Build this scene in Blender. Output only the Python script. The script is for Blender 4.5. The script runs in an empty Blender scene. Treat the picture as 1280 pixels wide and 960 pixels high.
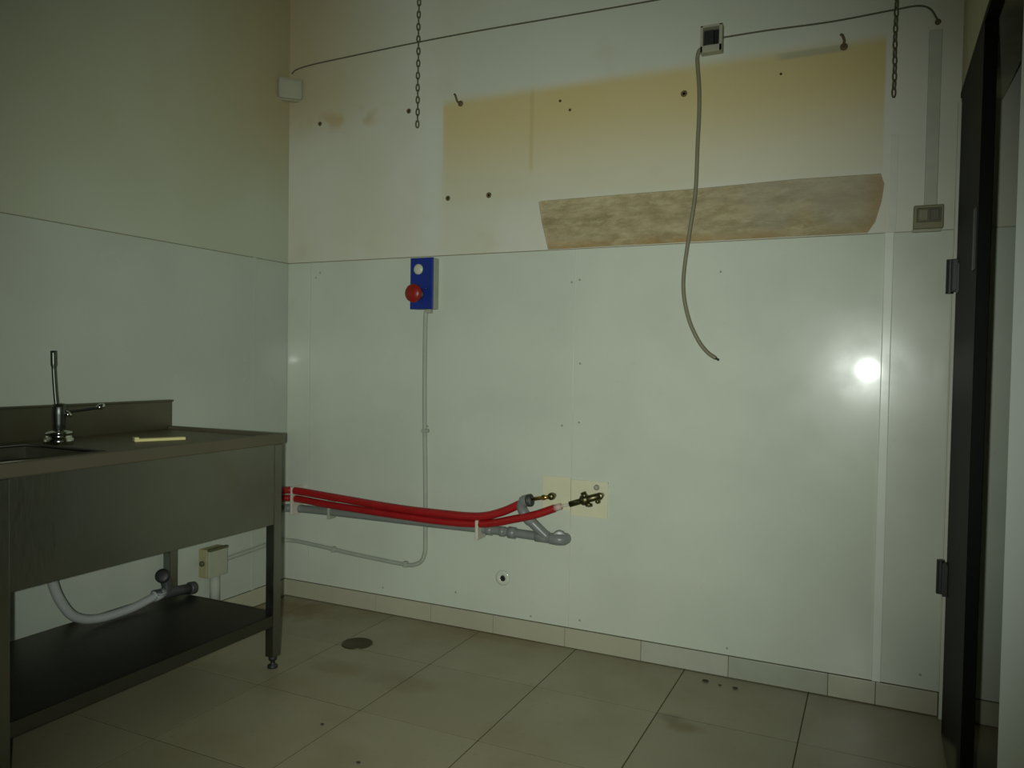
import bpy, bmesh, math, random
from mathutils import Vector, Matrix
random.seed(7)
S = bpy.context.scene
C = S.collection

# ------------------------------------------------------------------ camera
YAW, PITCH, ROLL, FPX = 0.4433, 0.0281, 0.0168, 959.27
CAM = Vector((2.6907, -3.0164, 1.2))
fw = Vector((math.sin(-YAW)*math.cos(PITCH), math.cos(YAW)*math.cos(PITCH), -math.sin(PITCH)))
r0 = Vector((math.cos(YAW), math.sin(YAW), 0)); u0 = r0.cross(fw)
rt = math.cos(ROLL)*r0 + math.sin(ROLL)*u0; up = -math.sin(ROLL)*r0 + math.cos(ROLL)*u0
cd = bpy.data.cameras.new('camera'); cam = bpy.data.objects.new('camera', cd); C.objects.link(cam)
cd.sensor_fit = 'HORIZONTAL'; cd.sensor_width = 36; cd.lens = 36*FPX/1280; cd.clip_start = 0.02
M3 = Matrix((rt, up, -fw)).transposed()
cam.matrix_world = Matrix.Translation(CAM) @ M3.to_4x4()
S.camera = cam

# ------------------------------------------------------------------ light: the photographer's flash lamp, faint spill in the unlit room
w = bpy.data.worlds.new('world'); S.world = w; w.use_nodes = True
w.node_tree.nodes['Background'].inputs[0].default_value = (0.9, 1.0, 0.75, 1)
w.node_tree.nodes['Background'].inputs[1].default_value = 0.008
ld = bpy.data.lights.new('phone_flash', 'SPOT'); lo = bpy.data.objects.new('phone_flash', ld); C.objects.link(lo)
ld.energy = 212; ld.color = (0.93, 1.0, 0.93); ld.spot_size = math.radians(89); ld.spot_blend = 1.0; ld.shadow_soft_size = 0.012
lo.location = CAM - 0.060*rt - 0.01*up
aim = fw*FPX + rt*(-35) + up*(0)
lo.rotation_euler = aim.to_track_quat('-Z', 'Y').to_euler()
S.view_settings.view_transform = 'Standard'; S.view_settings.look = 'None'
S.view_settings.gamma = 1; S.view_settings.use_curve_mapping = False
S.view_settings.exposure = 0.0

# ------------------------------------------------------------------ material helpers
class NT:
    def __init__(s, name):
        s.m = bpy.data.materials.new(name); s.m.use_nodes = True
        s.t = s.m.node_tree; s.b = s.t.nodes['Principled BSDF']
        s.geo = s.t.nodes.new('ShaderNodeTexCoord')
        s.pos = s.geo.outputs['Object']
    def link(s, a, b): s.t.links.new(a, b)
    def sep(s):
        n = s.t.nodes.new('ShaderNodeSeparateXYZ'); s.link(s.pos, n.inputs[0]); return n.outputs
    def math(s, op, a, b=None, c=None):
        n = s.t.nodes.new('ShaderNodeMath'); n.operation = op
        for i, v in enumerate((a, b, c)):
            if v is None: continue
            if isinstance(v, (int, float)): n.inputs[i].default_value = v
            else: s.link(v, n.inputs[i])
        return n.outputs[0]
    def noise(s, scale, detail=4, rough=.5, stretch=None, vec=None):
        n = s.t.nodes.new('ShaderNodeTexNoise'); n.inputs['Scale'].default_value = scale
        n.inputs['Detail'].default_value = detail; n.inputs['Roughness'].default_value = rough
        v = vec or s.pos
        if stretch:
            mp = s.t.nodes.new('ShaderNodeMapping'); mp.inputs['Scale'].default_value = stretch
            s.link(v, mp.inputs[0]); v = mp.outputs[0]
        s.link(v, n.inputs['Vector']); return n.outputs['Fac']
    def ss(s, v, lo, hi, a=0., b=1.):
        n = s.t.nodes.new('ShaderNodeMapRange'); n.interpolation_type = 'SMOOTHSTEP'
        s.link(v, n.inputs['Value'])
        for k, x in zip(('From Min', 'From Max', 'To Min', 'To Max'), (lo, hi, a, b)): n.inputs[k].default_value = x
        return n.outputs[0]
    def mix(s, f, a, b):
        n = s.t.nodes.new('ShaderNodeMix'); n.data_type = 'RGBA'
        if isinstance(f, (int, float)): n.inputs[0].default_value = f
        else: s.link(f, n.inputs[0])
        for i, v in ((6, a), (7, b)):
            if isinstance(v, tuple): n.inputs[i].default_value = (*v, 1)
            else: s.link(v, n.inputs[i])
        return n.outputs[2]
    def color(s, v):
        if isinstance(v, tuple): s.b.inputs['Base Color'].default_value = (*v, 1)
        else: s.link(v, s.b.inputs['Base Color'])
    def bump(s, h, strength=.3, dist=.002):
        n = s.t.nodes.new('ShaderNodeBump'); n.inputs['Strength'].default_value = strength
        n.inputs['Distance'].default_value = dist; s.link(h, n.inputs['Height'])
        s.link(n.outputs[0], s.b.inputs['Normal'])
    def set(s, **k):
        for a, v in k.items(): 
            key = a.replace('_', ' ').title().replace('Ior', 'IOR')
            if isinstance(v, (int, float)): s.b.inputs[key].default_value = v
            else: s.link(v, s.b.inputs[key])
        return s

def simple(name, col, rough=.5, metal=0., var=.12, scale=18, bump=0.):
    n = NT(name); f = n.noise(scale, 4)
    d = tuple(c*(1-var) for c in col); l = tuple(min(1, c*(1+var)) for c in col)
    n.color(n.mix(f, d, l)); n.set(roughness=rough, metallic=metal)
    if bump: n.bump(n.noise(scale*3, 5), bump)
    return n.m

def box_mask(n, o, x0, x1, z0, z1, sx=.015, sz=.015, ax=0, wob=None):
    X, Z = o[ax], o[2]
    if wob is not None:
        X = n.math('ADD', X, wob); Z = n.math('ADD', Z, wob)
    a = n.ss(X, x0-sx, x0+sx); b = n.ss(X, x1-sx, x1+sx, 1, 0)
    c = n.ss(Z, z0-sz, z0+sz); d = n.ss(Z, z1-sz, z1+sz, 1, 0)
    return n.math('MULTIPLY', n.math('MULTIPLY', a, b), n.math('MULTIPLY', c, d))

# upper painted plaster of the back wall: greasy yellow fields where a hood hung
def m_back():
    n = NT('stained_paint_back'); o = n.sep()
    big = n.noise(1.7, 3); fine = n.noise(9, 4)
    wob = n.math('MULTIPLY', n.math('SUBTRACT', fine, .5), .03)
    c = n.mix(n.ss(big, .35, .65), (.57, .58, .44), (.62, .62, .515))
    # hood field
    f = box_mask(n, o, .893, 2.69, 1.90, 2.365, .006, .03, wob=n.math('MULTIPLY', wob, .25))
    fade = n.ss(o[2], 1.9, 2.3, .25, 1.0)
    c = n.mix(n.math('MULTIPLY', n.math('MULTIPLY', f, fade), n.ss(big, .2, .7, .75, 1)), c, (.57, .47, .20))
    # paler band left of the field and under it
    p = box_mask(n, o, .78, .885, 1.72, 2.30, .04, .08)
    c = n.mix(n.math('MULTIPLY', p, .5), c, (.62, .66, .56))
    p = box_mask(n, o, 1.0, 2.72, 2.38, 2.75, .25, .04)
    c = n.mix(n.math('MULTIPLY', p, .45), c, (.52, .58, .48))
    # brown corner
    g = n.math('MULTIPLY', n.ss(o[0], .0, .75, 1, 0), n.ss(o[2], 2.2, 2.5))
    c = n.mix(n.math('MULTIPLY', g, .75), c, (.44, .35, .17))
    s = n.math('MULTIPLY', box_mask(n, o, .1, .55, 2.32, 2.40, .1, .03), n.ss(fine, .45, .65))
    c = n.mix(n.math('MULTIPLY', s, .6), c, (.46, .33, .13))
    # grey scuffs at the top edge of the field
    s = n.math('MULTIPLY', box_mask(n, o, 2.33, 2.56, 2.335, 2.36, .03, .006), .5)
    c = n.mix(s, c, (.28, .32, .25))
    s = n.math('MULTIPLY', box_mask(n, o, 1.322, 1.340, 2.02, 2.36, .006, .03), .35)
    c = n.mix(s, c, (.42, .34, .13))
    c = n.mix(n.ss(n.noise(5, 4), .55, .75, 0, .2), c, (.50, .42, .22))
    n.color(c); n.set(roughness=.75)
    n.bump(n.noise(25, 5), .25, .002)
    return n.m
def m_left():
    n = NT('stained_paint_left'); o = n.sep()
    big = n.noise(1.3, 3); fine = n.noise(7, 4)
    c = n.mix(n.ss(big, .35, .65), (.41, .44, .31), (.44, .48, .37))  # base tones lowered too, so this wall looks dimmer under the flash
    g = n.math('MULTIPLY', n.ss(o[1], -.9, .0), n.ss(o[2], 1.9, 2.5))
    c = n.mix(n.math('MULTIPLY', g, .8), c, (.38, .31, .15))
    g2 = n.math('MULTIPLY', n.ss(o[1], -2.2, -.2), n.ss(o[2], 1.7, 2.4))
    c = n.mix(n.math('MULTIPLY', n.math('MULTIPLY', g2, .5), n.ss(fine, .3, .7, .6, 1)), c, (.42, .38, .20))
    n.color(c); n.set(roughness=.75); n.bump(n.noise(20, 5), .2, .002)
    return n.m
def m_panel(name, col):
    n = NT(name)
    f = n.noise(2.2, 4); g = n.noise(28, 5)
    c = n.mix(n.ss(f, .3, .7), tuple(v*.95 for v in col), tuple(min(1, v*1.04) for v in col))
    c = n.mix(n.ss(g, .62, .8, 0, .18), c, (col[0]*.8, col[1]*.72, col[2]*.55))
    n.color(c)
    n.set(roughness=n.ss(n.noise(6, 5), .3, .7, .20, .28), coat_weight=.5, specular_ior_level=.22)
    n.set(coat_roughness=.055)
    n.bump(n.noise(3.5, 2), .10, .004)
    return n.m
def m_floor():
    n = NT('floor_tile_beige'); n.pos = n.t.nodes.new('ShaderNodeNewGeometry').outputs['Position']; o = n.sep()
    oi = n.t.nodes.new('ShaderNodeObjectInfo')
    a = n.mix(oi.outputs['Random'], (.275, .25, .155), (.31, .285, .18))
    a = n.mix(n.ss(n.noise(3, 5), .45, .75, 0, .5), a, (.23, .19, .095))
    a = n.mix(n.ss(n.noise(40, 4), .6, .75, 0, .35), a, (.20, .17, .10))
    for (x, y, r, rx, k, col) in ((.22, -.16, .16, 1.6, .7, (.20, .12, .04)), (2.15, -.49, .055, 1.5, .75, (.17, .13, .05)), (2.09, -.445, .05, 1.2, .5, (.12, .10, .05)),
                               (1.10, -.62, .10, 2.0, .35, (.15, .13, .06)), (.82, -.62, .09, 2.0, .4, (.16, .13, .05)), (1.2, -.04, .07, 7.0, .45, (.22, .15, .06))):
        dx = n.math('DIVIDE', n.math('SUBTRACT', o[0], x), rx); dy = n.math('SUBTRACT', o[1], y)
        d = n.math('SQRT', n.math('ADD', n.math('MULTIPLY', dx, dx), n.math('MULTIPLY', dy, dy)))
        d = n.math('ADD', d, n.math('MULTIPLY', n.math('SUBTRACT', n.noise(14, 5), .5), r*1.2))
        a = n.mix(n.math('MULTIPLY', n.ss(d, r*.3, r, 1, 0), k), a, col)
    n.color(a); n.set(roughness=n.ss(n.noise(5, 4), .3, .7, .28, .42)); n.bump(n.noise(30, 3), .08, .001)
    return n.m
def m_steel(name, base, rough=.3, stretch=(1, 40, 1)):
    n = NT(name)
    f = n.noise(3, 3); g = n.noise(30, 3, stretch=stretch)
    c = n.mix(f, tuple(v*.8 for v in base), tuple(v*1.15 for v in base))
    c = n.mix(n.ss(n.noise(4, 4), .5, .8, 0, .5), c, (base[0]*.9, base[1]*.8, base[2]*.55))
    n.color(c); n.set(metallic=1.0, roughness=n.ss(g, .2, .8, rough-.05, rough+.12))
    n.bump(g, .08, .0005)
    return n.m
def m_rough():
    n = NT('bare_plaster'); o = n.sep()
    a = n.noise(11, 8, .75, (.6, 1, 1.8)); b = n.noise(26, 6, .75, (.5, 1, 1.6))
    c = n.mix(n.ss(a, .3, .7), (.27, .215, .105), (.47, .40, .23))
    c = n.mix(n.ss(b, .48, .68, 0, .7), c, (.51, .46, .27))
    gr = n.math('MULTIPLY', n.ss(o[0], 1.9, 2.4), n.ss(n.noise(4, 4), .35, .6)); c = n.mix(n.math('MULTIPLY', gr, .6), c, (.36, .34, .25))
    rim = n.math('MULTIPLY', n.ss(o[2], 1.69, 1.73, 1, 0), n.ss(n.noise(4, 3), .35, .6))
    c = n.mix(n.math('MULTIPLY', rim, .6), c, (.33, .19, .05))
    r2 = n.ss(o[0], 2.60, 2.69); c = n.mix(n.math('MULTIPLY', r2, .5), c, (.33, .20, .07))
    n.color(c); n.set(roughness=.95); n.bump(n.math('ADD', a, b), .6, .006)
    return n.m
def m_door():
    n = NT('dark_door_paint'); o = n.sep()
    c = n.mix(n.noise(4, 4), (.004, .005, .0035), (.007, .0075, .0055))
    # painted stand-in for visible floor at the leaf's foot, higher towards its free edge
    h = n.math('ADD', n.math('MULTIPLY', o[1], -.36), n.math('MULTIPLY', n.noise(8, 4), .03))
    d = n.ss(n.math('SUBTRACT', h, o[2]), -.01, .02)
    d = n.math('MULTIPLY', d, n.ss(o[1], -.52, -.42))
    c = n.mix(n.math('MULTIPLY', d, .8), c, (.17, .17, .11))
    n.color(c); n.set(roughness=.6, specular_ior_level=.08); n.bump(n.noise(40, 3), .05, .001)
    return n.m

MB_ = m_back(); ML = m_left(); MR = m_rough(); MF = m_floor(); MD = m_door()
MP = m_panel('laminate_white_back', (.56, .60, .49)); MPL = m_panel('laminate_white_left_dimmed', (.43, .47, .39)); MPL.node_tree.nodes['Principled BSDF'].inputs['Coat Weight'].default_value = .04  # left laminate is a darkened copy, dimming that wall under the flash
MSK = m_panel('skirting_tile', (.41, .40, .285)); 
MSK.node_tree.nodes['Principled BSDF'].inputs['Coat Weight'].default_value = .2
M_skg = simple('skirting_tile_grey', (.36, .38, .29), .35)
M_skl = simple('skirting_tile_light', (.42, .43, .34), .35)
MPROF = m_panel('cover_strip_white', (.70, .74, .63))
M_grout = simple('grout_dark', (.07, .06, .035), .9)
M_seal = simple('sealant_brown', (.22, .20, .12), .8)
M_seal2 = simple('sealant_grey', (.30, .32, .25), .7)
M_paint = simple('plain_paint', (.60, .62, .50), .8)
M_back = simple('dark_low_bounce_paint', (.20, .20, .16), .9)  # unseen walls and ceiling darkened to cut the flash's bounce
M_brown = simple('dull_wall_paint', (.50, .48, .33), .85, var=.2)
M_white = simple('jamb_white', (.84, .90, .86), .5, var=.03)
M_steel = m_steel('brushed_steel', (.23, .235, .20), .32)
M_steelt = m_steel('worn_steel_top', (.145, .13, .085), .50); M_steelt.node_tree.nodes['Principled BSDF'].inputs['Metallic'].default_value = .6
M_steeld = m_steel('dull_dark_steel', (.115, .115, .09), .42)
M_steels = m_steel('backsplash_steel', (.17, .16, .115), .40)
M_chrome = simple('chrome', (.62, .64, .6), .12, 1.0)
M_chromed = simple('dark_chrome', (.10, .11, .095), .38, 1.0)
M_blackp = simple('black_plastic', (.018, .02, .018), .5)
M_hinge = simple('dark_grey_metal', (.05, .055, .048), .5)
M_dpvc = simple('dark_grey_pvc', (.045, .05, .048), .45)
M_wpvc = simple('white_hose', (.36, .38, .36), .4)
M_gpvc = simple('grey_pvc', (.20, .215, .195), .35, var=.15)
M_gcond = simple('pale_grey_conduit', (.36, .39, .315), .75)
M_red = simple('red_hose', (.34, .010, .011), .38, var=.2)
M_redb = simple('red_button', (.26, .014, .008), .38)
M_blue = simple('blue_plate', (.010, .030, .22), .35)
M_graybox = simple('grey_box_plastic', (.34, .36, .26), .5)
M_lamp = simple('pale_lamp_lens', (.55, .57, .42), .3)
M_pink = simple('pale_hose_end', (.55, .38, .33), .5)
M_tie = simple('pale_cable_tie', (.55, .52, .42), .5)
M_cream = simple('cream_tile', (.66, .64, .44), .25, var=.05)
M_brass = simple('brass', (.50, .34, .08), .3, 1.0)
M_brassd = simple('tarnished_brass', (.14, .125, .065), .4, 1.0)
M_cable = simple('tan_cable', (.20, .19, .115), .6)
M_wire = simple('grimy_wire', (.10, .10, .06), .8)
M_chain = simple('rusty_chain', (.12, .11, .06), .6, .3)
M_jbox = simple('painted_junction_box', (.36, .36, .25), .8)
M_dark = simple('hole_dark', (.012, .012, .008), .9)
M_olive = simple('olive_grimy_plastic', (.20, .19, .10), .6)
M_olived = simple('dark_olive_plastic', (.085, .085, .04), .5)
M_ochre = simple('ochre_dirty_box_side', (.33, .31, .15), .6)
M_yellow = simple('pale_yellow_plastic', (.62, .57, .24), .6)
M_plug = simple('rusty_plug', (.13, .09, .04), .8)
M_screw = simple('screw_grey', (.32, .33, .25), .6)
M_debris = simple('dark_debris', (.05, .035, .02), .9)

# ------------------------------------------------------------------ mesh helpers
def link_mesh(name, bm, mat, parent=None, smooth=False):
    me = bpy.data.meshes.new(name); bmesh.ops.recalc_face_normals(bm, faces=bm.faces[:])
    bm.to_mesh(me); bm.free()
    if smooth:
        for p in me.polygons: p.use_smooth = True
    me.materials.append(mat)
    o = bpy.data.objects.new(name, me); C.objects.link(o)
    if parent: o.parent = parent
    return o
def box(bm, x0, x1, y0, y1, z0, z1, bev=0, mat=None):
    r = bmesh.ops.create_cube(bm, size=1); vs = r['verts']
    M = Matrix.Translation(((x0+x1)/2, (y0+y1)/2, (z0+z1)/2)) @ Matrix.Diagonal((x1-x0, y1-y0, z1-z0, 1))
    bmesh.ops.transform(bm, matrix=M, verts=vs)
    es = list({e for v in vs for e in v.link_edges})
    if bev: 
        r = bmesh.ops.bevel(bm, geom=es, offset=bev, segments=2, affect='EDGES', profile=.5)
        vs = list({v for f in r['faces'] for v in f.verts})
    if mat is not None: 
        bmesh.ops.transform(bm, matrix=mat, verts=vs)
    return bm
def nbox(name, b, mat, parent=None, bev=0, m4=None):
    bm = bmesh.new(); box(bm, *b, bev, m4); return link_mesh(name, bm, mat, parent)
def spline(pts, n=8):
    P = [Vector(p) for p in pts]; P = [2*P[0]-P[1]] + P + [2*P[-1]-P[-2]]; out = []
    for i in range(1, len(P)-2):
        a, b, c, d = P[i-1:i+3]
        for k in range(n):
            t = k/n
            out.append(.5*((2*b)+(c-a)*t+(2*a-5*b+4*c-d)*t*t+(3*b-a-3*c+d)*t**3))
    out.append(P[-2]); return out
def tube(bm, pts, r, seg=12, smooth=8, cap=True, ripple=0):
    P = spline(pts, smooth) if smooth else [Vector(p) for p in pts]
    if ripple:      # resample evenly so the corrugations are regular
        Q = [P[0]]; step = .0035
        acc = 0
        for a, b in zip(P, P[1:]):
            L = (b-a).length; t = step-acc
            while t < L: Q.append(a.lerp(b, t/L)); t += step
            acc = (acc+L) % step
        P = Q
    rr = r if callable(r) else (lambda t: r)
    T = (P[1]-P[0]).normalized(); N = T.orthogonal().normalized(); rings = []
    for i, p in enumerate(P):
        t2 = (P[min(i+1, len(P)-1)]-P[max(i-1, 0)]).normalized()
        N = (N - t2*N.dot(t2)).normalized(); B = t2.cross(N)
        R = rr(i/(len(P)-1)); R += ripple*(1 if i % 2 else -1)
        rings.append([bm.verts.new(p+R*(math.cos(2*math.pi*k/seg)*N+math.sin(2*math.pi*k/seg)*B)) for k in range(seg)])
    for a, b in zip(rings, rings[1:]):
        for k in range(seg): bm.faces.new((a[k], a[(k+1) % seg], b[(k+1) % seg], b[k]))
    if cap: bm.faces.new(rings[0][::-1]); bm.faces.new(rings[-1])
    return bm
def ntube(name, pts, r, mat, parent=None, **k):
    bm = bmesh.new(); tube(bm, pts, r, **k); return link_mesh(name, bm, mat, parent, True)
def lathe(bm, prof, org, axis, seg=24):
    org = Vector(org); A = Vector(axis).normalized(); N = A.orthogonal().normalized(); B = A.cross(N); rings = []
    for (r, h) in prof:
        rings.append([bm.verts.new(org+A*h+max(r, 1e-5)*(math.cos(2*math.pi*k/seg)*N+math.sin(2*math.pi*k/seg)*B)) for k in range(seg)])
    for a, b in zip(rings, rings[1:]):
        for k in range(seg): bm.faces.new((a[k], a[(k+1) % seg], b[(k+1) % seg], b[k]))
    bm.faces.new(rings[0][::-1]); bm.faces.new(rings[-1]); return bm
def nlathe(name, prof, org, axis, mat, parent=None, seg=24, smooth=True):
    bm = bmesh.new(); lathe(bm, prof, org, axis, seg); return link_mesh(name, bm, mat, parent, smooth)
def struct(o): o['kind'] = 'structure'; return o
def tag(o, label, cat, group=None):
    o['label'] = label; o['category'] = cat
    if group: o['group'] = group
    return o
def thing(name, loc, label, cat, group=None):
    o = bpy.data.objects.new(name, None); C.objects.link(o); o.location = loc; o.empty_display_size = .05
    return tag(o, label, cat, group)
def adopt(root, o):          # parts are modelled in world space, then hung under the thing's base
    o.parent = root; o.location = o.location - root.location if o.location.length else -root.location
    return o

WZ = 1.679          # top of the laminate
SK = .084           # skirting height
XR = 2.924          # right wall plane
CZ = 3.0

# ================================================================== SETTING
# floor bed and tiles
fl = struct(nbox('floor', (-.1, 4.1, -7.5, .1, -.08, -.0012), M_grout))
P = .457; xs = [2.495 - P*k for k in range(0, 7)][::-1]; xs = xs + [2.495+P*k for k in range(1, 5)]
ys = [-.43 - .457*k for k in range(-1, 16)]
def tile_mesh(sx, sy):
    bm = bmesh.new(); box(bm, 0, sx, 0, sy, -.008, .0004); 
    me = bpy.data.meshes.new('tile'); bmesh.ops.recalc_face_normals(bm, faces=bm.faces[:]); bm.to_mesh(me); bm.free(); me.materials.append(MF); return me
cache = {}
g = .0022
for a, b in zip(xs, xs[1:]):
    for d, c in zip(ys, ys[1:]):
        x0, x1, y0, y1 = max(a+g, -.0), min(b-g, 3.998), max(c+g, -7.49), min(d-g, -.0)
        if x1-x0 < .02 or y1-y0 < .02: continue
        key = (round(x1-x0, 4), round(y1-y0, 4))
        if key not in cache: cache[key] = tile_mesh(*key)
        o = bpy.data.objects.new('tile', cache[key]); C.objects.link(o); o.parent = fl
        o.location = (x0, y0, random.uniform(-.0006, 0.0))

# back wall slab with the recess for the bare plaster
bm = bmesh.new()
outer = [(-.1, 0), (4.1, 0), (4.1, CZ), (-.1, CZ)]
hole = [(1.369, 1.884), (1.385, 1.80), (1.417, 1.681), (1.75, 1.682), (2.2, 1.682), (2.648, 1.682), (2.672, 1.72), (2.690, 1.79), (2.697, 1.85), (2.685, 1.888), (2.40, 1.893), (2.05, 1.888), (1.70, 1.889), (1.38, 1.889)]
E = []
for loop in (outer, hole):
    vs = [bm.verts.new((x, 0, z)) for x, z in loop]
    E += [bm.edges.new((vs[i], vs[(i+1) % len(vs)])) for i in range(len(vs))]
    if loop is hole: hv = vs
bmesh.ops.triangle_fill(bm, use_beauty=True, use_dissolve=False, edges=E)
hb = [bm.verts.new((v.co.x, .014, v.co.z)) for v in hv]
for i in range(len(hv)):
    j = (i+1) % len(hv); bm.faces.new((hv[i], hv[j], hb[j], hb[i]))
wb = struct(link_mesh('wall_back', bm, MB_))
nbox('wall_core', (-.1, 4.1, .03, .13, 0, CZ), M_paint, wb)
bm = bmesh.new()
NX, NZ = 90, 18; vv = []
for i in range(NX+1):
    row = []
    for j in range(NZ+1):
        x = 1.36+1.35*i/NX; z = 1.67+.225*j/NZ
        row.append(bm.verts.new((x, .012+random.uniform(-.0035, .0015), z)))
    vv.append(row)
for i in range(NX):
    for j in range(NZ): bm.faces.new((vv[i][j], vv[i+1][j], vv[i+1][j+1], vv[i][j+1]))
o = link_mesh('exposed_plaster', bm, MR, wb, True); o['label'] = 'long rough brown patch of bare plaster'
# laminate panels
def panel(x0, x1, z0, z1, mat, parent, y=0, name='wall_panel'):
    return nbox(name, (x0, x1, y-.004, y-.0002, z0, z1), mat, parent, .0008)
gz = .003
panel(.0055, .147, SK+.002, WZ-gz, MP, wb); panel(.149, 1.543, SK+.002, WZ-gz, MP, wb)
panel(1.546, 2.716, SK+.002, WZ-gz, MP, wb); panel(2.719, XR-.012, SK+.002, WZ-gz, MP, wb)
panel(XR+.001, 3.95, SK+.002, WZ-gz, MP, wb)
nbox('sealant_bead', (0, 1.417, -.003, 0, WZ-.003, WZ+.0005), M_seal, wb); nbox('sealant_bead', (1.417, 2.65, -.003, 0, WZ-.003, WZ), M_seal, wb)
nbox('sealant_bead', (2.65, 4.0, -.003, 0, WZ-.003, WZ+.0005), M_seal2, wb)
bm = bmesh.new(); box(bm, 2.703, 2.733, -.010, -.0035, SK, WZ+.0, .003); 
nbox('plaster_strip', (2.714, 2.738, -.0025, -.0002, WZ, 2.02), simple('strip_paint', (.58, .60, .49), .7), wb, .001)
link_mesh('cover_strip', bm, MPROF, wb)['label'] = 'pale vertical cover strip'
# screws in the panels and old plugs in the plaster
sm = None
for x, z in [(.835, .9), (1.573, .954), (1.497, .937), (1.529, 1.539), (1.564, 1.548), (2.139, 1.561), (1.593, .123), (1.369, .105), (2.198, .111), (2.856, .134), (.207, 1.625), (.18, 1.60), (.995, .155), (1.704, .71), (.60, .12), (1.573, 1.2)]:
    if sm is None:
        o = nlathe('screw', [(.001, .0022), (.0038, .0020), (.0045, 0)], (0, 0, 0), (0, -1, 0), M_screw, wb, 10); sm = o.data
    else: o = bpy.data.objects.new('screw', sm); C.objects.link(o); o.parent = wb
    o.location = (x, -.004, z)
for x, z, r in [(.193, 2.353, .011), (.708, 2.351, .012), (1.981, 2.261, .013), (.923, 1.935, .012), (1.13, 1.933, .013), (1.505, 2.257, .006), (1.46, 2.30, .006), (2.34, 2.285, .005)]:
    nlathe('wall_plug', [(r*.3, -.002), (r*.45, .003), (r*.8, .005), (r, 0)], (x, 0, z), (0, -1, 0), M_plug, wb, 12)
# skirting
bb = struct(nbox('baseboard_back', (0, 4.0, -.004, 0, 0, SK), M_grout))
jx = [.004, .30, .5622, .87, 1.19, 1.53, 1.86, 2.205, 2.56, 2.717, XR-.012]
for i, (a, b) in enumerate(zip(jx, jx[1:])):
    m = M_skl if i == 6 else (M_skg if i == 7 else MSK)
    nbox('skirting_tile', (a+.0008, b-.0008, -.012, -.003, .003, SK-.001), m, bb, .0012)
nbox('skirting_tile', (XR+.002, 3.5, -.012, -.003, .003, SK-.001), MSK, bb, .001)
# left wall
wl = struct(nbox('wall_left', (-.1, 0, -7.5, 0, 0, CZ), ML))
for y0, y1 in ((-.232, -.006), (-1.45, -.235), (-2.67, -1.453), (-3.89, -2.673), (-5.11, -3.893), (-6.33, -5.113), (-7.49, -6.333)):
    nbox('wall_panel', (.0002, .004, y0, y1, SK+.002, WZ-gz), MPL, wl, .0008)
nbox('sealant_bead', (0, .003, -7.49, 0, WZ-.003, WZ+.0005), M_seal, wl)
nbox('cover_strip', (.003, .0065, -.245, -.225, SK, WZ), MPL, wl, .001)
bl = struct(nbox('baseboard_left', (0, .004, -7.49, 0, 0, SK), M_grout))
for k in range(22):
    y1 = -.013-.33*k; nbox('skirting_tile', (.003, .012, y1-.3285, y1, .003, SK-.001), MSK, bl, .0012)
# right wall with the doorway
DY0, DY1, DZ = -1.30, 0.0, 2.10
bm = bmesh.new(); box(bm, XR, XR+.12, DY0, DY1, DZ, CZ)
wr = struct(link_mesh('wall_right', bm, M_brown))
bm = bmesh.new(); pl = [(2.920, -1.30), (3.06, -1.30), (3.14, -3.6), (3.03, -3.6), (3.03, -1.70)]  # left face splayed to catch more flash and look brighter
lo_ = [bm.verts.new((x, y, 0)) for x, y in pl]; hi_ = [bm.verts.new((x, y, CZ)) for x, y in pl]
bm.faces.new(lo_); bm.faces.new(hi_)
for i in range(5): bm.faces.new((lo_[i], lo_[(i+1) % 5], hi_[(i+1) % 5], hi_[i]))
link_mesh('wall_pier', bm, M_white, wr)
nbox('jamb_strip', (XR-.010, XR+.002, -.030, -.012, 0, DZ), M_paint, wr, .002)
struct(nbox('wall_front', (-.1, 4.1, -7.6, -7.5, 0, CZ), M_back))
struct(nbox('wall_passage', (4.0, 4.1, -7.5, 0, 0, CZ), M_back))
struct(nbox('ceiling', (-.1, 4.1, -7.6, .13, CZ, CZ+.1), M_back))

# the dark door leaf, seen almost edge-on
d = thing('door_1', (2.935, -.18, 0), 'dark painted door leaf seen nearly edge-on in the right doorway', 'door'); d['kind'] = 'structure'
lf = nbox('leaf', (0, .03, -.57, 0, .012, 2.078), MD, d, .002); lf.location = (-.023, 0, 0)
for zc in (1.50, .525):
    bm = bmesh.new()
    tube(bm, [(-.040, .012, zc-.055), (-.040, .012, zc+.055)], .011, 12, 0); box(bm, -.036, -.020, -.045, .012, zc-.05, zc+.05, .001)
    h = link_mesh('hinge', bm, M_blackp, d, False)
nbox('added_dark_bar', (-.023, .007, -1.12, .05, 2.079, 2.098), MD, d, .001)  # dark bar added to keep the area above the short leaf black
nbox('latch_plate', (-.0265, -.0225, -.10, -.055, 1.44, 1.53), M_hinge, d, .001)
nbox('lock_plate', (-.0265, -.0225, -.54, -.49, 1.46, 1.62), M_blackp, d, .001)

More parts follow.
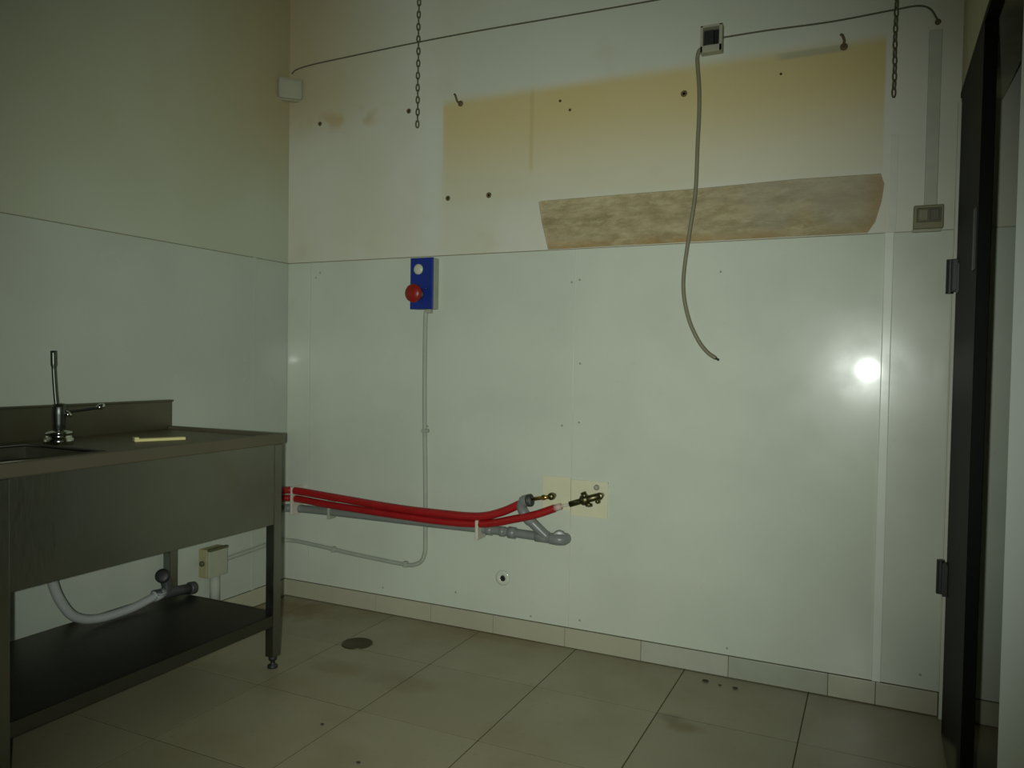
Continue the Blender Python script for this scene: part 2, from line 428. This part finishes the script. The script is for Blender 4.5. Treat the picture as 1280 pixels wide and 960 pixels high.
# ================================================================== STEEL SINK TABLE
TX0, TX1, TY0, TY1, TZ = .018, .625, -1.80, -.716, .915
st = thing('sink_table', (.32, -1.26, 0), 'dull stainless steel sink table with lower shelf against the left wall', 'sink')
def A(o): return adopt(st, o)
BX0, BX1, BY0, BY1 = .16, .54, -1.75, -1.42      # basin
bm = bmesh.new(); dz = .898
e = .006; box(bm, TX0+e, TX1-e, BY1, TY1-e, dz-.012, dz); box(bm, TX0+e, BX0, TY0+e, BY1, dz-.012, dz); box(bm, BX1, TX1-e, TY0+e, BY1, dz-.012, dz); box(bm, BX0, BX1, TY0+e, BY0, dz-.012, dz)
box(bm, TX1-.028, TX1, TY0, TY1, TZ-.045, TZ-.004, .004); box(bm, TX0, TX1-.026, TY1-.022, TY1-.0004, TZ-.045, TZ-.0045, .003); box(bm, TX0, TX1-.026, TY0+.0004, TY0+.022, TZ-.045, TZ-.0045, .003)
A(link_mesh('worktop', bm, M_steelt))
bm = bmesh.new()
rb = [(BX0, BY0), (BX1, BY0), (BX1, BY1), (BX0, BY1)]; t = [bm.verts.new((x, y, dz)) for x, y in rb]
b_ = [bm.verts.new((x+(.02 if x == BX0 else -.02), y+(.02 if y == BY0 else -.02), dz-.20)) for x, y in rb]
for i in range(4): bm.faces.new((t[i], t[(i+1) % 4], b_[(i+1) % 4], b_[i]))
bm.faces.new(b_[::-1])
bs = link_mesh('basin', bm, M_steeld); so = bs.modifiers.new('s', 'SOLIDIFY'); so.thickness = .002; A(bs)
bm = bmesh.new(); tube(bm, [(BX0, BY0, dz+.004), (BX1, BY0, dz+.004), (BX1, BY1, dz+.004), (BX0, BY1, dz+.004), (BX0, BY0, dz+.004)], .006, 8, 0)
A(link_mesh('basin_rim', bm, M_steeld, None, True))
bm = bmesh.new(); box(bm, TX0-.012, TX0, TY0, TY1, TZ-.03, 1.020, .001); box(bm, TX0-.012, TX0+.010, TY0, TY1, 1.012, 1.020, .002)
A(link_mesh('backsplash', bm, M_steels))
A(nbox('front_apron', (TX1-.012, TX1-.006, TY0+.01, TY1-.006, .563, TZ-.044), M_steel, None, .001))
A(nbox('end_apron', (TX0+.01, TX1-.01, TY1-.018, TY1-.012, .563, TZ-.044), M_steeld, None, .001))
A(nbox('end_apron', (TX0+.01, TX1-.01, TY0+.012, TY0+.018, .563, TZ-.044), M_steeld, None, .001))
lm = None
for x, y in ((TX1-.044, TY1-.046), (TX1-.044, TY0+.006), (TX0+.004, TY1-.046), (TX0+.004, TY0+.006)):
    top = TZ-.046 if x > .3 else TZ-.046
    l = nbox('leg', (x, x+.040, y, y+.040, .045, top), M_steel, None, .002)
    f = nlathe('foot', [(.017, .046), (.015, .03), (.009, .028), (.009, .014), (.019, .010), (.020, 0)], (x+.02, y+.02, 0), (0, 0, 1), M_blackp, l, 14)
    A(l)
bm = bmesh.new(); box(bm, TX0+.006, TX1-.006, TY0+.008, TY1-.008, .207, .211); box(bm, TX1-.012, TX1-.007, TY0+.046, TY1-.046, .168, .211, .001)
box(bm, TX0+.01, TX1-.02, TY1-.016, TY1-.011, .168, .211, .001); box(bm, TX0+.01, TX1-.02, TY0+.011, TY0+.016, .168, .211, .001)
A(link_mesh('lower_shelf', bm, M_steeld))

# faucet
FX, FY = .20, -1.335
fa = thing('faucet', (FX, FY, dz), 'chrome lever faucet with thin upright spout on the sink table', 'faucet')
def F(o): return adopt(fa, o)
F(nlathe('base_ring', [(.046, 0), (.046, .020), (.041, .023), (.041, .036), (.043, .038), (.041, .043), (.020, .048)], (FX, FY, dz), (0, 0, 1), M_chrome))
F(nlathe('body', [(.018, .03), (.019, .07), (.022, .10), (.023, .125), (.018, .135), (.006, .138)], (FX, FY, dz), (0, 0, 1), M_chromed))
F(ntube('spout', [(FX-.004, FY-.006, dz+.13), (FX-.008, FY-.008, dz+.18), (FX-.012, FY-.01, dz+.25), (FX-.013, FY-.011, dz+.315)], lambda t: .0062+.0025*(t > .72), M_chromed))
lv = F(ntube('lever', [(FX+.01, FY+.015, dz+.108), (FX+.02, FY+.06, dz+.112), (FX+.03, FY+.115, dz+.118)], .0048, M_chromed))
F(nlathe('lever_tip', [(.004, -.012), (.010, -.004), (.011, .008), (.007, .018), (.001, .020)], (FX+.031, FY+.128, dz+.121), (.1, .9, .45), M_chrome, None, 14))
F(nlathe('cap', [(.012, 0), (.014, .006), (.010, .012), (.002, .014)], (FX+.016, FY+.018, dz+.098), (.5, .5, .8), M_chrome, None, 14))
# little yellow strip lying on the drainer
mt = Matrix.Translation((.372, -1.075, dz)) @ Matrix.Rotation(math.radians(62), 4, 'Z')
bm = bmesh.new(); box(bm, -.085, .085, -.018, .018, .0005, .011, .002, mt); box(bm, -.085, -.070, -.018, .018, .010, .016, .001, mt)
tag(link_mesh('plastic_strip', bm, M_yellow), 'flat pale yellow plastic strip lying on the steel worktop', 'strip')

# drain plumbing under the sink
wh = thing('drain_hose', (.14, -1.15, .22), 'white flexible drain hose sagging over the lower shelf of the sink', 'hose')
adopt(wh, ntube('hose', [(.20, -1.38, .66), (.16, -1.34, .50), (.14, -1.315, .41), (.14, -1.285, .335), (.14, -1.235, .270), (.14, -1.15, .238), (.14, -1.02, .234), (.14, -.93, .247), (.14, -.885, .256)], .0165, M_wpvc, None, seg=14, ripple=.0007))
adopt(wh, ntube('end_sleeve', [(.14, -.905, .253), (.14, -.86, .256)], .021, M_wpvc, None, smooth=0))
dp = thing('drain_fitting', (.14, -.83, .22), 'dark grey drain fitting with side stub beside the rear table leg', 'pipe')
adopt(dp, ntube('pipe', [(.14, -.905, .258), (.14, -.82, .250), (.14, -.715, .238)], .0205, M_dpvc, None, smooth=0, seg=16))
adopt(dp, nlathe('socket', [(.020, 0), (.026, .004), (.026, .024), (.020, .028)], (.14, -.735, .2405), (0, 1, -.1), M_dpvc, None, 18))
adopt(dp, ntube('riser', [(.14, -.845, .25), (.14, -.845, .285), (.135, -.855, .322)], .020, M_dpvc, None, seg=16))
adopt(dp, nlathe('cap', [(.020, 0), (.028, .003), (.028, .018), (.018, .022)], (.14, -.860, .322), (.5, -.75, .45), M_blackp, None, 18))

# ================================================================== POWER BOX ON LEFT WALL
sb = thing('socket_box', (0, -.50, .23), 'grimy cream socket box low on the left wall behind the sink table', 'socket')
adopt(sb, nbox('housing', (.004, .052, -.560, -.452, .225, .352), M_ochre, None, .004))
adopt(sb, nbox('cover', (.052, .066, -.558, -.450, .225, .352), M_graybox, None, .004))
adopt(sb, nbox('lid', (.055, .072, -.56, -.452, .344, .356), M_olived, None, .003))
adopt(sb, ntube('lower_duct', [(.03, -.492, .226), (.03, -.490, .085)], .022, M_gcond, None, smooth=0, seg=14))
adopt(sb, nlathe('knob', [(.012, 0), (.012, .008), (.008, .012)], (.03, -.562, .29), (0, -1, 0), M_olived, None, 12))

# ================================================================== EMERGENCY STATION
es = thing('emergency_switch', (.825, 0, 1.434), 'blue and grey switch box with red mushroom button on the back wall', 'switch')
adopt(es, nbox('housing', (.768, .885, -.050, -.004, 1.434, 1.664), M_graybox, None, .004))
pf = adopt(es, nbox('front_plate', (.766, .886, -.060, -.050, 1.433, 1.665), M_blue, None, .003))
adopt(es, nlathe('collar', [(.028, 0), (.028, .006), (.020, .008)], (.812, -.060, 1.502), (0, -1, 0), M_blackp, None, 24))
adopt(es, nlathe('push_button', [(.018, .006), (.018, .026), (.036, .032), (.042, .040), (.040, .050), (.028, .058), (.010, .062), (.001, .063)], (.812, -.060, 1.502), (0, -1, 0), M_redb, None, 28))
adopt(es, nlathe('lamp', [(.024, 0), (.024, .004), (.020, .008), (.008, .010), (.001, .0105)], (.811, -.060, 1.613), (0, -1, 0), M_lamp, None, 24))
adopt(es, nlathe('screw', [(.004, 0), (.004, .002), (.001, .0025)], (.848, -.060, 1.525), (0, -1, 0), M_chrome, None, 8))
adopt(es, nbox('cable_gland', (.838, .862, -.040, -.016, 1.417, 1.434), M_graybox, None, .002))

# ================================================================== CONDUIT
cn = thing('conduit', (.82, -.012, .25), 'pale grey conduit running down from the blue switch box to the corner', 'conduit')
adopt(cn, ntube('pipe', [(.835, -.018, 1.434), (.823, -.016, 1.38), (.823, -.014, 1.02), (.833, -.014, .654), (.838, -.014, .36), (.833, -.014, .310), (.818, -.014, .277), (.785, -.014, .258), (.721, -.014, .250), (.423, -.014, .263), (.302, -.014, .272), (.102, -.014, .284), (.045, -.016, .284), (.018, -.035, .286), (.014, -.084, .291), (.014, -.22, .283), (.014, -.388, .276), (.02, -.452, .273)], .0098, M_gcond, None, seg=12))
for x, z, ax in [(.829, .88, 'z'), (.733, .252, 'x'), (.316, .271, 'x')]:
    if ax == 'z': b = (x-.016, x+.018, -.026, -.004, z-.008, z+.008)
    else: b = (x-.010, x+.010, -.028, -.004, z-.014, z+.014)
    adopt(cn, nbox('clip', b, M_gcond, None, .003))

# ================================================================== RED HOSES AND GREY DRAIN
rh = thing('red_hose', (1.0, -.06, .52), 'upper red flexible hose ending at the brass wall elbow', 'hose')
adopt(rh, ntube('hose', [(0.069, -1.25, 0.585), (0.064, -0.7, 0.58), (0.064, -0.25, 0.56), (0.0798, -0.0948, 0.553), (0.1521, -0.074, 0.5501), (0.3481, -0.074, 0.5401), (0.7323, -0.074, 0.5222), (0.9901, -0.074, 0.5212), (1.1105, -0.074, 0.5242), (1.1891, -0.074, 0.5362), (1.2631, -0.0684, 0.5618), (1.327, -0.062, 0.594), (1.375, -0.062, 0.617)], .0175, M_red, None, ripple=.0009, seg=14))
adopt(rh, ntube('brass_fitting', [(1.385, -.055, .622), (1.44, -.050, .634), (1.462, -.046, .638)], .0085, M_brass, None, smooth=0))
adopt(rh, nlathe('brass_elbow', [(.010, -.003), (.015, .004), (.016, .020), (.012, .024), (.010, .046)], (1.470, -.054, .640), (0, 1, 0), M_brassd, None, 16))
adopt(rh, nlathe('brass_nut', [(.009, 0), (.0125, .001), (.0125, .013), (.009, .014)], (1.432, -.0505, .632), (1, .1, .2), M_brass, None, 6, False))
rh = thing('red_hose', (1.0, -.05, .48), 'lower red flexible hose with a pale open end by the valve', 'hose')
adopt(rh, ntube('hose', [(0.063, -1.25, 0.545), (0.06, -0.7, 0.54), (0.06, -0.22, 0.517), (0.0726, -0.0876, 0.512), (0.1555, -0.07, 0.5102), (0.3443, -0.068, 0.4993), (0.729, -0.068, 0.4883), (0.9874, -0.068, 0.4854), (1.1474, -0.07, 0.4953), (1.2289, -0.076, 0.5102), (1.2981, -0.0768, 0.5295), (1.405, -0.075, 0.56), (1.498, -0.062, 0.597)], .0165, M_red, None, ripple=.0009, seg=14))
adopt(rh, ntube('hose_end', [(1.495, -.062, .596), (1.522, -.060, .606)], .0145, M_pink, None, smooth=0))
adopt(rh, ntube('inner_tube', [(1.52, -.060, .606), (1.556, -.056, .616)], .006, M_tie, None, smooth=0))
dr = thing('drain_pipe', (1.3, -.03, .46), 'grey plastic drain pipe with a branch running under the red hoses', 'pipe')
adopt(dr, ntube('run', [(.040, -1.2, .49), (.040, -.3, .466), (.045, -.10, .458), (.10, -.042, .456), (.322, -.038, .460), (.887, -.038, .464), (1.20, -.038, .467), (1.44, -.038, .463), (1.50, -.038, .461)], .0195, M_gpvc, None, seg=16))
for x, L, r in [(1.165, .03, .0235), (1.232, .022, .0225), (1.272, .035, .0255), (1.40, .06, .0255)]:
    adopt(dr, nlathe('socket', [(.0195, 0), (r, .002), (r, L-.002), (.0195, L)], (x, -.038, .4655), (1, 0, -.01), M_gpvc, None, 18))
adopt(dr, ntube('elbow', [(1.47, -.040, .462), (1.505, -.042, .461), (1.522, -.030, .461), (1.524, -.003, .461)], .0245, M_gpvc, None, seg=18))
adopt(dr, nlathe('elbow_collar', [(.024, 0), (.030, .001), (.030, .016), (.0245, .018)], (1.505, -.030, .470), (.35, -.9, .1), M_gpvc, None, 18))
br = adopt(dr, ntube('branch', [(1.455, -.042, .466), (1.415, -.048, .500), (1.365, -.058, .548), (1.345, -.066, .585), (1.358, -.074, .612), (1.385, -.080, .622)], lambda t: .0215 + (.004 if t > .78 or .30 < t < .42 else 0), M_gpvc, None, seg=16))
adopt(dr, nlathe('branch_mouth', [(.022, 0), (.027, .002), (.027, .014), (.021, .014), (.020, .002)], (1.380, -.079, .620), (1, -.15, .22), M_dpvc, None, 20))
for (b, m) in [((.108, .120, -.096, -.004, .432, .572), M_tie), ((.306, .320, -.060, -.004, .425, .520), M_graybox), ((1.132, 1.147, -.088, -.004, .425, .512), M_tie)]:
    adopt(dr, nbox('pipe_clip', b, m, None, .004))

# wall plates and valve
tag(nbox('wall_plate', (1.417, 1.5435, -.0085, -.0042, .580, .720), M_cream, None, .001), 'cream square wall plate behind the brass elbow', 'plate')
tag(nbox('wall_plate', (1.5455, 1.707, -.0095, -.0042, .562, .714), M_cream, None, .001), 'cream wall plate behind the tarnished valve', 'plate')
vl = thing('water_valve', (1.66, -.02, .65), 'tarnished brass stop valve with knobs on the cream plate', 'valve')
adopt(vl, ntube('barrel', [(1.558, -.055, .617), (1.600, -.052, .632), (1.640, -.050, .647), (1.688, -.046, .662)], lambda t: .0125+.0025*(t > .5), M_brassd, None, smooth=0))
adopt(vl, nlathe('body', [(.010, -.022), (.021, -.014), (.023, 0), (.021, .014), (.010, .022)], (1.622, -.050, .641), (1, .1, .35), M_brassd, None, 16))
adopt(vl, ntube('stem', [(1.628, -.050, .640), (1.616, -.056, .672)], .012, M_brassd, None, smooth=0))
adopt(vl, nlathe('flange', [(.013, 0), (.016, .004), (.014, .012), (.010, .040)], (1.683, -.050, .660), (0, 1, 0), M_brassd, None, 16))
adopt(vl, nlathe('upper_knob', [(.010, 0), (.012, .004), (.010, .014), (.004, .018)], (1.660, -.010, .690), (0, -1, 0), M_screw, None, 14))
adopt(vl, nlathe('lower_knob', [(.008, 0), (.011, .004), (.009, .018), (.003, .022)], (1.668, -.010, .634), (0, -1, 0), M_brassd, None, 14))
adopt(vl, nlathe('body_ring', [(.012, 0), (.015, .001), (.015, .010), (.012, .011)], (1.640, -.050, .626), (.2, -.5, -1), M_brassd, None, 14))
ph = thing('pipe_stub', (1.231, -.004, .253), 'round white rosette around a dark capped hole low on the wall', 'cover')
adopt(ph, nlathe('rosette', [(.034, 0), (.033, .003), (.026, .006), (.014, .006), (.012, .003)], (1.231, -.004, .253), (0, -1, 0), MP, None, 28))
adopt(ph, nlathe('hole', [(.013, .003), (.012, .0075), (.003, .008)], (1.234, -.004, .252), (0, -1, 0), M_dark, None, 16))

# ================================================================== UPPER WALL FITTINGS
wi = thing('wire', (1.0, -.01, 2.64), 'long thin grimy wire strung across the upper back wall', 'wire')
adopt(wi, ntube('strand', [(.030, -.02, 2.612), (.053, -.012, 2.632), (.15, -.010, 2.643), (.389, -.010, 2.648), (.749, -.008, 2.654), (1.079, -.008, 2.653), (1.456, -.010, 2.645), (1.848, -.010, 2.639), (2.4, -.010, 2.635), (2.92, -.010, 2.63)], .0032, M_wire, None, seg=8))
w2 = thing('wire', (2.5, -.01, 2.45), 'short thin wire running right from the open junction box', 'wire')
adopt(w2, ntube('strand', [(2.128, -.014, 2.448), (2.291, -.010, 2.449), (2.511, -.010, 2.443), (2.717, -.010, 2.449), (2.785, -.010, 2.449), (2.822, -.010, 2.432), (2.845, -.010, 2.392)], .0034, M_wire, None, seg=8))
adopt(w2, nlathe('end_bush', [(.009, 0), (.010, .006), (.004, .010)], (2.847, 0, 2.386), (0, -1, 0), M_plug, None, 12))
cb = thing('junction_box', (.03, -.03, 2.55), 'small painted junction box in the upper left corner', 'box')
R45 = Matrix.Translation((.028, -.028, 2.530)) @ Matrix.Rotation(math.radians(45), 4, 'Z')
bm = bmesh.new(); box(bm, -.062, .062, -.020, .026, -.055, .055, .012, R45); adopt(cb, link_mesh('body', bm, M_jbox))
bm = bmesh.new(); box(bm, -.058, .058, -.027, -.021, -.050, .050, .010, R45); adopt(cb, link_mesh('lid', bm, M_jbox))
jb = thing('junction_box', (2.09, 0, 2.39), 'open junction box with dark cavity at the top of the hanging cable', 'box')
bm = bmesh.new(); x0, x1, z0, z1 = 2.048, 2.130, 2.392, 2.494
box(bm, x0, x1, -.040, -.0005, z0, z0+.026, .002); box(bm, x0, x0+.010, -.040, -.0005, z0, z1, .002); box(bm, x1-.012, x1, -.040, -.0005, z0, z1, .002); box(bm, x0, x1, -.040, -.0005, z1-.008, z1, .002)
adopt(jb, link_mesh('frame', bm, M_jbox))
adopt(jb, nbox('cavity', (x0+.008, x1-.008, -.006, -.002, z0+.02, z1-.006), M_dark, None))
adopt(jb, nbox('terminal', (x0+.012, x1-.034, -.026, -.006, z0+.030, z1-.014), M_blackp, None, .003))
cbl = thing('hanging_cable', (2.04, -.03, 2.0), 'tan cable hanging loose from the open junction box', 'cable')
adopt(cbl, ntube('sheath', [(2.065, -.025, 2.412), (2.046, -.03, 2.408), (2.037, -.03, 2.385), (2.038, -.03, 2.350), (2.046, -.03, 2.264), (2.048, -.03, 2.16), (2.045, -.03, 2.051), (2.041, -.03, 1.868), (2.022, -.03, 1.716), (2.004, -.03, 1.562), (2.006, -.03, 1.469), (2.028, -.03, 1.376), (2.064, -.03, 1.299), (2.100, -.032, 1.253), (2.134, -.034, 1.229)], .0078, M_cable, None, seg=10))
adopt(cbl, ntube('cut_end', [(2.130, -.0338, 1.231), (2.146, -.035, 1.222)], .0045, M_blackp, None, smooth=0))
# surface duct and switch
du = tag(nbox('cable_duct', (2.822, 2.862, -.010, -.0005, 1.762, 2.36), simple('duct_paint', (.44, .455, .36), .7), None, .003), 'painted vertical cable duct above the olive switch box', 'duct')
sw = thing('switch_box', (2.835, 0, 1.72), 'grimy olive switch box at the laminate edge by the door', 'switch')
adopt(sw, nbox('frame', (2.790, 2.882, -.030, -.0045, 1.682, 1.762), M_olive, None, .004))
adopt(sw, nbox('insert', (2.800, 2.874, -.034, -.028, 1.703, 1.752), M_olived, None, .002))
adopt(sw, nbox('rocker', (2.806, 2.834, -.038, -.033, 1.709, 1.746), M_olive, None, .002))
adopt(sw, nbox('rocker', (2.840, 2.868, -.038, -.033, 1.709, 1.746), M_olived, None, .002))
adopt(sw, nbox('base_lip', (2.788, 2.876, -.022, -.0045, 1.672, 1.682), M_jbox, None, .002))
# hooks
def hook(x, z, label):
    h = thing('screw_hook', (x, 0, z), label, 'hook')
    adopt(h, ntube('shank', [(x, 0, z), (x, -.03, z), (x+.002, -.042, z+.006), (x-.004, -.044, z+.024), (x-.010, -.040, z+.030)], .0045, M_plug, None, seg=8))
    adopt(h, nlathe('washer', [(.013, 0), (.013, .003), (.006, .006)], (x, 0, z), (0, -1, 0), M_plug, None, 14))
hook(.982, 2.350, 'small rusty screw hook at the left corner of the yellowed field')
hook(2.553, 2.350, 'small dark screw hook on the right, above the brown patch')

# chains
def ring_mesh():
    bm = bmesh.new(); n = 20; m = 6; rr = []
    for i in range(n):
        a = 2*math.pi*i/n; cx, cz = .0065*math.cos(a), .0165*math.sin(a)
        tx, tz = -.0065*math.sin(a), .0165*math.cos(a); L = math.hypot(tx, tz); nx, nz = tz/L, -tx/L
        rr.append([bm.verts.new((cx+.0022*math.cos(2*math.pi*k/m)*nx, .0022*math.sin(2*math.pi*k/m), cz+.0022*math.cos(2*math.pi*k/m)*nz)) for k in range(m)])
    for i in range(n):
        for k in range(m): bm.faces.new((rr[i][k], rr[i][(k+1) % m], rr[(i+1) % n][(k+1) % m], rr[(i+1) % n][k]))
    me = bpy.data.meshes.new('link'); bmesh.ops.recalc_face_normals(bm, faces=bm.faces[:]); bm.to_mesh(me); bm.free()
    for p in me.polygons: p.use_smooth = True
    me.materials.append(M_chain); return me
LM = ring_mesh()
for x, zb, label in ((.831, 2.226, 'rusty link chain hanging near the left corner, above the blue switch box'), (2.716, 2.111, 'rusty link chain hanging near the door, right of the brown patch')):
    ch = thing('chain', (x, -.12, CZ), label, 'chain')
    z = zb+.0165; k = 0
    while z < CZ-.01:
        o = bpy.data.objects.new('link', LM); C.objects.link(o); o.parent = ch
        o.location = (.0008*math.sin(k*.7), 0, z-CZ); o.rotation_euler = (0, 0, math.radians(35 + 90*(k % 2))); z += .0265; k += 1
    nlathe('ceiling_hook', [(.015, 0), (.015, .004), (.004, .006), (.004, .03)], (0, 0, 0), (0, 0, -1), M_chain, ch, 10)

# ================================================================== FLOOR DRAIN AND LITTER
fd = thing('floor_drain', (.737, -.385, 0), 'round dull metal floor drain in the tiles near the sink table', 'drain')
adopt(fd, nlathe('rim', [(.066, 0), (.065, .0025), (.058, .003), (.056, .001)], (.737, -.385, 0), (0, 0, 1), M_brassd, None, 32))
bm = bmesh.new()
for k in range(-4, 5):
    h = math.sqrt(.056**2-(k*.012)**2)
    box(bm, .737+k*.012-.003, .737+k*.012+.003, -.385-h, -.385+h, .0005, .002)
adopt(fd, link_mesh('grate', bm, M_brassd)); adopt(fd, nlathe('sump', [(.057, 0), (.057, .0004)], (.737, -.385, .0001), (0, 0, 1), M_dark, None, 28))
for x, y, s, lab in ((2.135, -.088, .014, 'dark crumb on the tiles by the skirting, leftmost of three'), (2.191, -.10, .008, 'small dark crumb on the tiles by the skirting, middle of three'), (2.247, -.102, .012, 'dark crumb on the tiles by the skirting, rightmost of three'), (1.078, -1.028, .008, 'small dark crumb on the left floor tiles'), (1.329, -1.17, .008, 'small dark crumb at the bottom edge of the floor')):
    bm = bmesh.new(); bmesh.ops.create_icosphere(bm, subdivisions=1, radius=s)
    for v in bm.verts: v.co = Vector((v.co.x*(1+random.uniform(-.2, .2)), v.co.y*.7, v.co.z*.3+s*.28))
    o = link_mesh('crumb', bm, M_debris); o.location = (x, y, 0); tag(o, lab, 'crumb', 'dark crumbs on the floor')
